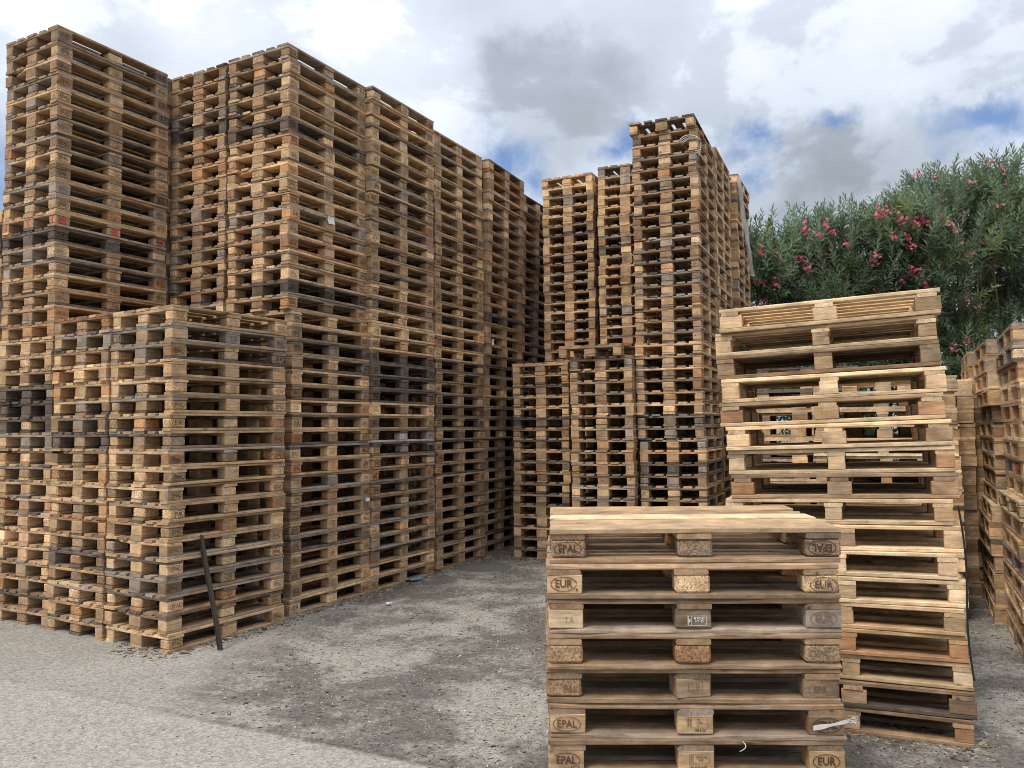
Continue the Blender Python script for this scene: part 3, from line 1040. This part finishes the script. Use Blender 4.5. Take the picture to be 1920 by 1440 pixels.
# ---------------------------------------------------------------- stretch film on the farther stack
V, F = [], []
rg = random.Random(12)
nu, nv = 7, 22
for j in range(nv + 1):
    tt = j / nv
    z = 5.40 - 1.35 * tt
    uc = 0.02 + 0.85 * tt ** 1.2
    wd_ = 0.05 + 0.20 * tt
    for i in range(nu + 1):
        ss = i / nu - 0.5
        p = on_stack('O', uc + ss * wd_, -0.035 - 0.03 * math.sin(9 * ss + 7 * tt) - 0.05 * tt + rg.uniform(-.012, .012), z + rg.uniform(-.012, .012))
        V.append(p)
for j in range(nv):
    for i in range(nu):
        a = j * (nu + 1) + i
        F.append((a, a + 1, a + nu + 2, a + nu + 1))
o0 = on_stack('O', 0, 0, 4.6)
fo = link('plastic_film', mesh_from('plastic_film', [v - o0 for v in V], F, M_FILM, True), None, o0)
tag(fo, 'torn clear stretch film hanging down a tall stack', 'film')

# ---------------------------------------------------------------- black strap hanging on the leaning stack
pts = []
for j in range(15):
    tt = j / 14
    z = 1.27 - 0.92 * tt
    sx = ST['P']['lean'][0]
    p = cP + dP * (1.206 + sx * z + 0.012 * math.sin(tt * 6)) + lP * (-0.006) + Vector((0, 0, z))
    pts.append(p)
V, F = [], []
for p in pts:
    for a, b_ in ((-.005, -.001), (.005, -.001), (.005, .001), (-.005, .001)):
        V.append(p + dP * a + lP * b_)
for j in range(len(pts) - 1):
    for k in range(4):
        F.append((j * 4 + k, j * 4 + (k + 1) % 4, j * 4 + 4 + (k + 1) % 4, j * 4 + 4 + k))
F += [(3, 2, 1, 0), tuple(len(V) - 4 + k for k in range(4))]
o0 = pts[-1].copy()
tag(link('strap', mesh_from('strap', [v - o0 for v in V], F, M_STRAP), None, o0), 'black strap hanging down the corner of the leaning stack', 'strap')

# ---------------------------------------------------------------- frayed white strap on the sixth pallet of the short stack
qz = 3 * 0.1432 + 0.064
q0 = on_stack('Q', 1.06, -0.012, qz)
dQ, lQ = vec(-2.4)
V, F = [], []
for j in range(9):
    tt = j / 8
    p = q0 + dQ * (0.145 * tt) - lQ * (0.008 + 0.006 * math.sin(tt * 3)) + Vector((0, 0, -0.008 + 0.030 * tt))
    w = 0.009 - 0.004 * tt + 0.002 * math.sin(tt * 9)
    V += [p + Vector((0, 0, w)), p - Vector((0, 0, w)), p - lQ * 0.002 + Vector((0, 0, w)), p - lQ * 0.002 - Vector((0, 0, w))]
for j in range(8):
    a = j * 4
    F += [(a + 2, a + 3, a + 7, a + 6), (a, a + 4, a + 5, a + 1), (a, a + 2, a + 6, a + 4), (a + 1, a + 5, a + 7, a + 3)]
fr = [(V, F)]
rg = random.Random(21)
for k in range(14):
    st_ = q0 + dQ * 0.145 - lQ * 0.014 + Vector((0, 0, 0.022 + rg.uniform(-.008, .008)))
    pts = [st_]
    dd = (dQ * rg.uniform(0.2, 1.0) + Vector((0, 0, rg.uniform(-1, 0.8))) - lQ * rg.uniform(-.2, .5)).normalized()
    for j in range(4):
        pts.append(pts[-1] + dd * rg.uniform(0.006, 0.013))
        dd = (dd + Vector((rg.uniform(-.7, .7), rg.uniform(-.7, .7), rg.uniform(-.9, 0.1)))).normalized()
    fr.append(tube(pts, 0.0009, 3))
V, F = join_parts(fr)
tag(link('frayed_strap', mesh_from('frayed_strap', [v - q0 for v in V], F, M_WSTRAP), None, q0), 'frayed white plastic strap stuck across a stamped corner block', 'strap')

# bent nail with a shred of cord on the seventh pallet
q1 = on_stack('Q', 0.775, -0.006, 3 * 0.1432 - 0.012)
pts = [q1 + dQ * (0.012 * math.sin(a * 1.2)) - lQ * (0.004 + 0.012 * math.sin(a)) + Vector((0, 0, 0.012 - 0.013 * a)) for a in [i * 0.425 for i in range(9)]]
V, F = tube(pts, 0.0022, 5)
tag(link('cord_shred', mesh_from('cord_shred', [v - q1 for v in V], F, M_CORD, True), None, q1), 'short white shred of cord dangling between two near pallets', 'cord')


# ---------------------------------------------------------------- paper labels and scraps
def scrap(name, pos, ux, uz, w, h, mat, label, cat, seed, curl=0.01):
    rg = random.Random(seed)
    nx, nz = 4, 3
    V, F = [], []
    nrm = Vector(ux).cross(Vector(uz)).normalized()
    for j in range(nz + 1):
        for i in range(nx + 1):
            a, b_ = i / nx - 0.5, j / nz - 0.5
            e = rg.uniform(-.08, .08) if i in (0, nx) or j in (0, nz) else 0
            V.append(Vector(ux) * (a + e) * w + Vector(uz) * (b_ + e) * h + nrm * (curl * (a * a + b_ * b_) * 2 + rg.uniform(0, curl * 0.4)))
    for j in range(nz):
        for i in range(nx):
            a = j * (nx + 1) + i
            F.append((a, a + 1, a + nx + 2, a + nx + 1))
    o = link(name, mesh_from(name, V, F, mat), None, pos)
    return tag(o, label, cat)


scrap('paper_label', on_stack('D', 0.585, -0.018, 26.35 * 0.144 + 0.06), dL, (0, 0, 1), 0.10, 0.075, M_PAPER, 'torn white paper label on a middle block high up', 'label', 2)
scrap('plastic_scrap', on_stack('D', 1.17, -0.03, 6.86 * 0.144), dL, (0, 0, 1), 0.075, 0.035, M_PAPER, 'white plastic shred caught under a pale yellow pallet', 'scrap', 3)
scrap('paper_scrap', on_stack('H', 0.14, -0.02, 20.3 * 0.144), dH, (0, 0, 1), 0.07, 0.08, M_PAPER, 'white paper scrap on a block of the dim far stack', 'scrap', 4)
scrap('film_scrap', on_stack('L', -0.03, 0.18, 19.4 * 0.144), (0.9, -0.4, 0), (0, 0, 1), 0.16, 0.10, M_PAPER, 'pale plastic scrap where two low and tall stacks meet', 'scrap', 5, 0.04)
scrap('blue_scrap', (-1.13, 9.33, 0.012), (0.8, 0.5, 0), (-0.5, 0.8, 0), 0.20, 0.09, M_BLUE, 'blue plastic scrap on the ground beside the tall row', 'scrap', 6, 0.02)
scrap('white_scrap', (-1.23, 8.06, 0.012), (1, 0, 0), (0, 1, 0), 0.05, 0.05, M_PAPER, 'tiny white scrap on the dark ground mid-alley', 'scrap', 7, 0.02)
scrap('cloth_scrap', on_stack('R1', 1.26, 0.15, 13.1 * 0.144), (0.9, -0.42, 0.0), (0.1, 0.2, 1), 0.13, 0.06, M_PAPER, 'crumpled white scrap lying inside a pallet across the alley', 'scrap', 8, 0.05)

# broken boards behind the short stack
for k, (u, v, L_, W_, rz, ry, lab) in enumerate(((0.30, 0.25, 0.36, 0.09, 0.5, -0.10, 'splintered pale board end lying flat behind the short stack'),
                                                 (0.62, 0.30, 0.16, 0.10, 1.0, -0.35, 'stubby broken board propped up behind the short stack'))):
    p = on_stack('under_boards', u, v, 7 * 0.144 + 0.03 + 0.02 * k)
    o = link('broken_board', board_mesh(L_, W_, 0.022, k, True), None, p, (0, ry, rz))
    o.color = (0.5, 0.4, 0.28, 0.3)
    tag(o, lab, 'board')

# manhole cover
V, F = [], []
bm = bmesh.new()
bmesh.ops.create_cone(bm, cap_ends=True, segments=40, radius1=0.36, radius2=0.355, depth=0.012)
me = bpy.data.meshes.new('manhole_cover'); bm.to_mesh(me); bm.free(); me.materials.append(M_IRON)
mh = link('manhole_cover', me, None, (-0.39, 10.25, 0.001))
tag(mh, 'dusty round manhole cover in the alley floor', 'manhole cover')
for rr in (0.30,):
    vv, ff = [], []
    for i in range(41):
        a = i / 40 * 2 * math.pi
        vv += [(rr * math.cos(a), rr * math.sin(a), 0.0085), ((rr - .02) * math.cos(a), (rr - .02) * math.sin(a), 0.0085)]
    ff = [(2 * i, 2 * i + 2, 2 * i + 3, 2 * i + 1) for i in range(40)]
    link('rim', mesh_from('rim', vv, ff, M_IRON), mh)


# ---------------------------------------------------------------- wood litter on the ground
def litter(name, n, size, cols, seed, dens, label):
    rg = np.random.default_rng(seed)
    V, F, C = [], [], []
    k = 0
    while k < n:
        x, y = rg.uniform(-3.2, 5.2), rg.uniform(3.9, 12.0)
        if rg.random() > dens(x, y):
            continue
        s = size * rg.lognormal(0, 0.45)
        w = s * rg.uniform(0.12, 0.5)
        a = rg.uniform(0, 2 * math.pi)
        t = rg.uniform(0.1, 0.35) * w + 0.001
        ca, sa = math.cos(a), math.sin(a)
        tl = rg.uniform(-0.3, 0.3) * w
        base = np.array([(-s / 2, -w / 2, 0), (s / 2, -w / 2 * rg.uniform(.4, 1), 0), (s / 2, w / 2 * rg.uniform(.4, 1), 0), (-s / 2, w / 2, 0)])
        P = np.stack([base[:, 0] * ca - base[:, 1] * sa + x, base[:, 0] * sa + base[:, 1] * ca + y, base[:, 2] + 0.0005], 1)
        Q_ = P.copy(); Q_[:, 2] += t + np.array([abs(tl), 0, 0, abs(tl)])
        V.append(P); V.append(Q_)
        o = k * 8
        F += [(o + 4, o + 5, o + 6, o + 7), (o, o + 1, o + 5, o + 4), (o + 1, o + 2, o + 6, o + 5), (o + 2, o + 3, o + 7, o + 6), (o + 3, o, o + 4, o + 7)]
        c = np.array(cols[rg.integers(len(cols))]) * rg.uniform(0.7, 1.25)
        C.append((*c, 1.0))
        k += 1
    me = mesh_from(name, np.concatenate(V), F, M_DEBRIS)
    at = me.attributes.new('tone', 'FLOAT_COLOR', 'FACE')
    at.data.foreach_set('color', np.repeat(np.array(C, dtype=np.float32), 5, axis=0).ravel())
    tag(link(name, me), label, kind='stuff')


FEET = [(cA.x, cA.y, dA.x, dA.y, 1.2), (cA.x, cA.y, lA.x, lA.y, 1.6), (cD.x, cD.y, dL.x, dL.y, 1.2), (cF.x, cF.y, dL.x, dL.y, 1.2), (cG.x, cG.y, dL.x, dL.y, 1.2), (cJ.x, cJ.y, lR.x, lR.y, 0.9), (cP.x, cP.y, dP.x, dP.y, 1.25), (0.15, 3.44, 1.0, -0.04, 1.2)]


def dens_asphalt(x, y):
    side = (x + 1.21) * 0.442 + (y - 4.64) * 0.897      # >0 beyond the slab joint
    d = 1.0 if side > 0 else 0.08
    if x < -1.6 and y > 4.9:
        d *= max(0.08, 1 - (-1.6 - x) * 2.0)
    for bx_, by_, ux_, uy_, ln_ in FEET:
        a = (x - bx_) * ux_ + (y - by_) * uy_
        b_ = abs((x - bx_) * -uy_ + (y - by_) * ux_)
        if -0.1 < a < ln_ and b_ < 0.16:
            return 1.0
    return d * min(1.0, 0.45 + 0.55 * (0.5 + 0.5 * math.sin(x * 3.1 + 1.3 * math.sin(y * 2.3)) * math.cos(y * 2.1)))


litter('wood_chips', 30000, 0.009, [(0.50, 0.42, 0.32), (0.42, 0.34, 0.25), (0.34, 0.28, 0.22), (0.55, 0.50, 0.43)], 5, dens_asphalt, 'pale wood chips scattered over the yard')
def dens_feet(x, y):
    for bx_, by_, ux_, uy_, ln_ in FEET:
        a = (x - bx_) * ux_ + (y - by_) * uy_
        b_ = abs((x - bx_) * -uy_ + (y - by_) * ux_)
        if -0.1 < a < ln_ and b_ < 0.22:
            return 1.0 - b_ / 0.25
    return 0.0


litter('splinters', 3600, 0.020, [(0.30, 0.24, 0.18), (0.10, 0.08, 0.065), (0.16, 0.13, 0.10), (0.45, 0.36, 0.25)], 9, dens_feet, 'splinters and dirt gathered along the feet of the stacks')
litter('bark_litter', 26000, 0.009, [(0.07, 0.055, 0.045), (0.10, 0.08, 0.065), (0.14, 0.11, 0.09)], 6, dens_asphalt, 'dark bark crumbs scattered over the yard')


# ---------------------------------------------------------------- oleanders
def leaf_shoot(rg, n_leaf=18, ln=0.165):
    """leaves of one shoot growing along +Z: arrays of verts and quads"""
    V, F = [], []
    for i in range(n_leaf):
        t = i / n_leaf
        z = 0.36 * t
        a = i * 2.4 + rg.uniform(-.3, .3)
        up_ = 0.35 + 0.9 * t + rg.uniform(-.2, .2)
        Lf = ln * (1.1 - 0.45 * t) * rg.uniform(0.8, 1.2)
        w = Lf * 0.105
        d = np.array([math.cos(a) * math.cos(up_), math.sin(a) * math.cos(up_), math.sin(up_)])
        sd = np.array([-math.sin(a), math.cos(a), 0])
        nn = np.cross(d, sd)
        b = np.array([0, 0, z])
        droop = np.array([0, 0, -Lf * 0.12])
        o = len(V)
        V += [b, b + d * Lf * 0.45 + sd * w + nn * w * 0.3, b + d * Lf + droop, b + d * Lf * 0.45 - sd * w + nn * w * 0.3]
        F += [(o, o + 1, o + 2), (o, o + 2, o + 3)]
    return np.array(V), np.array(F)


def flower_cluster_mesh(seed, col):
    rg = np.random.default_rng(seed)
    V, F, C = [], [], []
    for i in range(11):
        c = rg.normal(0, 0.05, 3)
        nrm = rg.normal(0, 1, 3) + np.array([0, -0.6, 0.7])
        nrm /= np.linalg.norm(nrm)
        t1 = np.cross(nrm, [0.3, 0.2, 0.9]); t1 /= np.linalg.norm(t1)
        t2 = np.cross(nrm, t1)
        k = rg.uniform(0.75, 1.2)
        for p in range(5):
            a = p * 2 * math.pi / 5 + 0.3
            d = math.cos(a) * t1 + math.sin(a) * t2
            s = -math.sin(a) * t1 + math.cos(a) * t2
            o = len(V)
            V += [c, c + d * 0.020 + s * 0.011 + nrm * 0.007, c + d * 0.033 + s * 0.004 + nrm * 0.004, c + d * 0.033 - s * 0.006 + nrm * 0.005, c + d * 0.020 - s * 0.011 + nrm * 0.008]
            F.append((o, o + 1, o + 2, o + 3, o + 4))
            C.append((col[0] * k, col[1] * k, col[2] * k, 1))
    me = mesh_from('flower_cluster', V, F, M_PETAL)
    at = me.attributes.new('tone', 'FLOAT_COLOR', 'FACE')
    at.data.foreach_set('color', np.array(C, dtype=np.float32).ravel())
    return me


FL_DEEP = [flower_cluster_mesh(s, (0.80, 0.16, 0.27)) for s in (1, 2, 3)]
FL_PALE = [flower_cluster_mesh(s, (0.80, 0.34, 0.40)) for s in (4, 5, 6)]

deep = [(6.12, 5.23), (4.86, 4.91), (5.08, 4.84), (5.32, 4.89), (5.51, 4.69), (5.19, 5.02), (6.31, 4.8), (6.54, 4.83), (6.6, 5.01), (6.44, 5.06), (6.87, 5.12), (7.09, 5.12), (6.73, 5.12), (6.91, 4.34), (6.57, 4.28), (6.7, 4.21), (6.79, 4.03), (6.49, 4.11), (7.05, 4.29), (4.81, 4.46), (4.44, 4.37), (4.58, 4.25), (4.89, 4.28), (4.3, 4.5), (4.1, 4.08), (4.3, 4.02), (4.19, 3.72), (5.98, 4.4), (6.53, 4.65), (4.14, 4.6), (6.05, 5.18), (6.2, 5.2), (6.83, 5.05), (6.62, 4.95), (6.63, 4.18), (6.75, 4.25)]
pale = [(5.0, 3.84), (7.37, 4.93), (7.65, 5.72), (8.0, 6.07), (8.09, 5.31), (7.79, 4.71), (8.08, 4.67), (7.4, 4.67), (7.55, 4.49), (7.27, 5.06), (7.49, 3.79), (7.64, 3.63), (7.21, 2.92), (7.43, 3.03), (7.86, 3.08), (8.45, 4.78), (6.71, 5.85), (7.27, 3.0), (7.5, 3.1), (7.35, 2.8)]
BUSH = [  # x, y, height, half width, label
    (4.30, 14.2, 5.15, 0.75, 'oleander with scattered crimson flowers right beside the film-hung stack'),
    (5.30, 14.0, 5.38, 0.75, 'oleander with crimson flowers behind the leaning stack, second from the film'),
    (6.25, 14.1, 5.45, 0.75, 'oleander crowned by crimson clusters behind the leaning stack\'s middle'),
    (6.95, 13.9, 5.75, 0.70, 'oleander with the largest bunches of crimson flowers'),
    (7.75, 14.2, 6.25, 0.75, 'tall airy oleander with small pale pink flowers'),
    (8.75, 14.3, 6.45, 0.85, 'tallest oleander, pale pink, above the alley stacks at the frame edge'),
    (9.90, 14.4, 6.2, 0.9, 'oleander beyond the tallest one, mostly outside the view'),
]


def make_bush(idx, x, y, h, hw, label):
    rg = np.random.default_rng(100 + idx)
    root = link('oleander', None, None, (x, y, 0))
    tag(root, label, 'oleander', 'oleanders behind the pallet yard')
    prnd = random.Random(idx)
    shoots = [leaf_shoot(prnd) for _ in range(6)]
    # stems
    parts, tips = [], []
    for k in range(9):
        a = float(rg.uniform(0, 2 * math.pi))
        r = float(rg.uniform(0.1, 1.0)) * hw
        hh = h * float(rg.uniform(0.72, 0.98))
        p0 = Vector((0.18 * math.cos(a), 0.18 * math.sin(a), 0))
        p3 = Vector((r * math.cos(a), r * math.sin(a), hh))
        pts = [p0.lerp(p3, t) + Vector((0.10 * math.sin(5 * t + k), 0.10 * math.cos(4 * t + k), 0)) * t for t in LIN7]
        parts.append(tube(pts, [0.035 * (1 - 0.8 * t) + 0.004 for t in LIN7], 5))
        tips.append(pts)
        for b in range(5):
            t = rg.uniform(0.35, 0.95)
            q = pts[int(t * 6)]
            dd = Vector((rg.normal(0, 1), rg.normal(0, 1), abs(rg.normal(0.8, 0.5)))).normalized()
            ln = float(rg.uniform(0.4, 0.9))
            parts.append(tube([q, q + dd * ln * 0.5, q + dd * ln + Vector((0, 0, 0.1))], [0.012, 0.008, 0.004], 4))
    V, F = join_parts(parts)
    link('trunk', mesh_from('trunk', V, F, M_STEM), root)
    # crown: clumps of shoots spread through the volume
    VV, FF, CC = [], [], []
    off = 0
    nclump = 40
    clumps = []
    for c in range(nclump):
        zz_ = 0.9 + (h - 1.25) * rg.beta(1.7, 1.0)
        f = (zz_ / h)
        wid = hw * (1.15 if f < 0.8 else 1.15 - 1.6 * (f - 0.8))
        a = rg.uniform(0, 2 * math.pi)
        r = wid * math.sqrt(rg.uniform(0.05, 1.0))
        clumps.append((r * math.cos(a), r * math.sin(a), zz_, rg.uniform(0.22, 0.42), rg.uniform(0.65, 1.35)))
    for (cx_, cy_, cz_, cr, bright) in clumps:
        ns_ = int(21 * (cr / 0.32) ** 2)
        for s_ in range(ns_):
            dv = rg.normal(0, 1, 3)
            dv /= np.linalg.norm(dv)
            pos = np.array([cx_, cy_, cz_]) + dv * cr * rg.uniform(0.2, 1.0) * np.array([1, 1, 1.1])
            out_ = dv * 0.9 + np.array([cx_ * 0.5, cy_ * 0.5, 0.9 + rg.uniform(-.3, .5)])
            out_ /= np.linalg.norm(out_)
            q = Vector(out_).to_track_quat('Z', 'Y').to_matrix()
            sv, sf = shoots[rg.integers(6)]
            sc_ = rg.uniform(0.75, 1.15)
            rot = np.array(q @ Matrix.Rotation(rg.uniform(0, 6.28), 3, 'Z')) * sc_
            VV.append(sv @ rot.T + pos)
            FF.append(sf + off)
            off += len(sv)
            k = bright * rg.uniform(0.75, 1.3)
            yel = rg.random()
            if yel < 0.12:
                c_ = (0.21 * k, 0.25 * k, 0.085 * k, 1)
            else:
                c_ = (0.16 * k, 0.225 * k, 0.13 * k, 1)
            CC.append(np.tile(np.array(c_, dtype=np.float32), (len(sf), 1)))
    # long sprays standing out on top
    for s_ in range(44):
        a = rg.uniform(0, 2 * math.pi)
        r = hw * rg.uniform(0.0, 1.0)
        base = np.array([r * math.cos(a), r * math.sin(a), h * (0.93 - 0.16 * (r / hw) ** 2) + rg.uniform(-.35, .12)])
        dr_ = np.array([math.cos(a) * 0.35, math.sin(a) * 0.35, 1.0]) + rg.normal(0, 0.18, 3)
        dr_ /= np.linalg.norm(dr_)
        for k_ in range(2):
            sv, sf = shoots[rg.integers(6)]
            rot = np.array(Vector(dr_).to_track_quat('Z', 'Y').to_matrix()) * rg.uniform(0.9, 1.1)
            VV.append(sv @ rot.T + base + dr_ * 0.25 * k_)
            FF.append(sf + off)
            off += len(sv)
            k = rg.uniform(0.9, 1.4)
            CC.append(np.tile(np.array((0.185 * k, 0.25 * k, 0.16 * k, 1), dtype=np.float32), (len(sf), 1)))
    V = np.concatenate(VV); F = np.concatenate(FF); C = np.concatenate(CC)
    me = bpy.data.meshes.new('crown')
    me.vertices.add(len(V)); me.vertices.foreach_set('co', V.ravel())
    me.loops.add(F.size); me.loops.foreach_set('vertex_index', F.ravel())
    me.polygons.add(len(F)); me.polygons.foreach_set('loop_start', np.arange(len(F)) * 3)
    me.update(calc_edges=True)
    me.shade_flat()
    at = me.attributes.new('tone', 'FLOAT_COLOR', 'FACE')
    at.data.foreach_set('color', C.ravel())
    me.materials.append(M_LEAF)
    cr_ = link('crown', me, root)
    cr_['kind'] = 'stuff'
    return root


bushes = [make_bush(i, *b) for i, b in enumerate(BUSH)]
rg = random.Random(77)
for lst, meshes in ((deep, FL_DEEP), (pale, FL_PALE)):
    for (x, z) in lst:
        j = min(range(len(BUSH)), key=lambda k: abs(BUSH[k][0] - x))
        bx, by = BUSH[j][0], BUSH[j][1]
        link('flower_cluster', rg.choice(meshes), bushes[j], (x - bx, 13.3 - by + rg.uniform(-.1, .1), z), (rg.uniform(-.5, .5), rg.uniform(-.5, .5), rg.uniform(-.6, .6))).scale = (rg.uniform(0.6, 0.95),) * 3

rg = random.Random(78)
for k in range(46):
    j = rg.randrange(7)
    bx, by, bh, bw = BUSH[j][:4]
    lst = FL_PALE if j > 3 or rg.random() < 0.25 else FL_DEEP
    zf = rg.uniform(0.62, 0.97)
    o = link('flower_cluster', rg.choice(lst), bushes[j], (rg.uniform(-1, 1) * bw * (1.1 if zf < 0.85 else 0.6), -bw * rg.uniform(0.55, 0.95) * (1.0 if zf < 0.85 else 0.5), bh * zf), (rg.uniform(-.5, .5), rg.uniform(-.5, .5), rg.uniform(-3, 3)))
    o.scale = (rg.uniform(0.5, 0.8),) * 3

for o in list(S.objects):
    if o.name.startswith('flower_cluster'):
        o['kind'] = 'stuff'
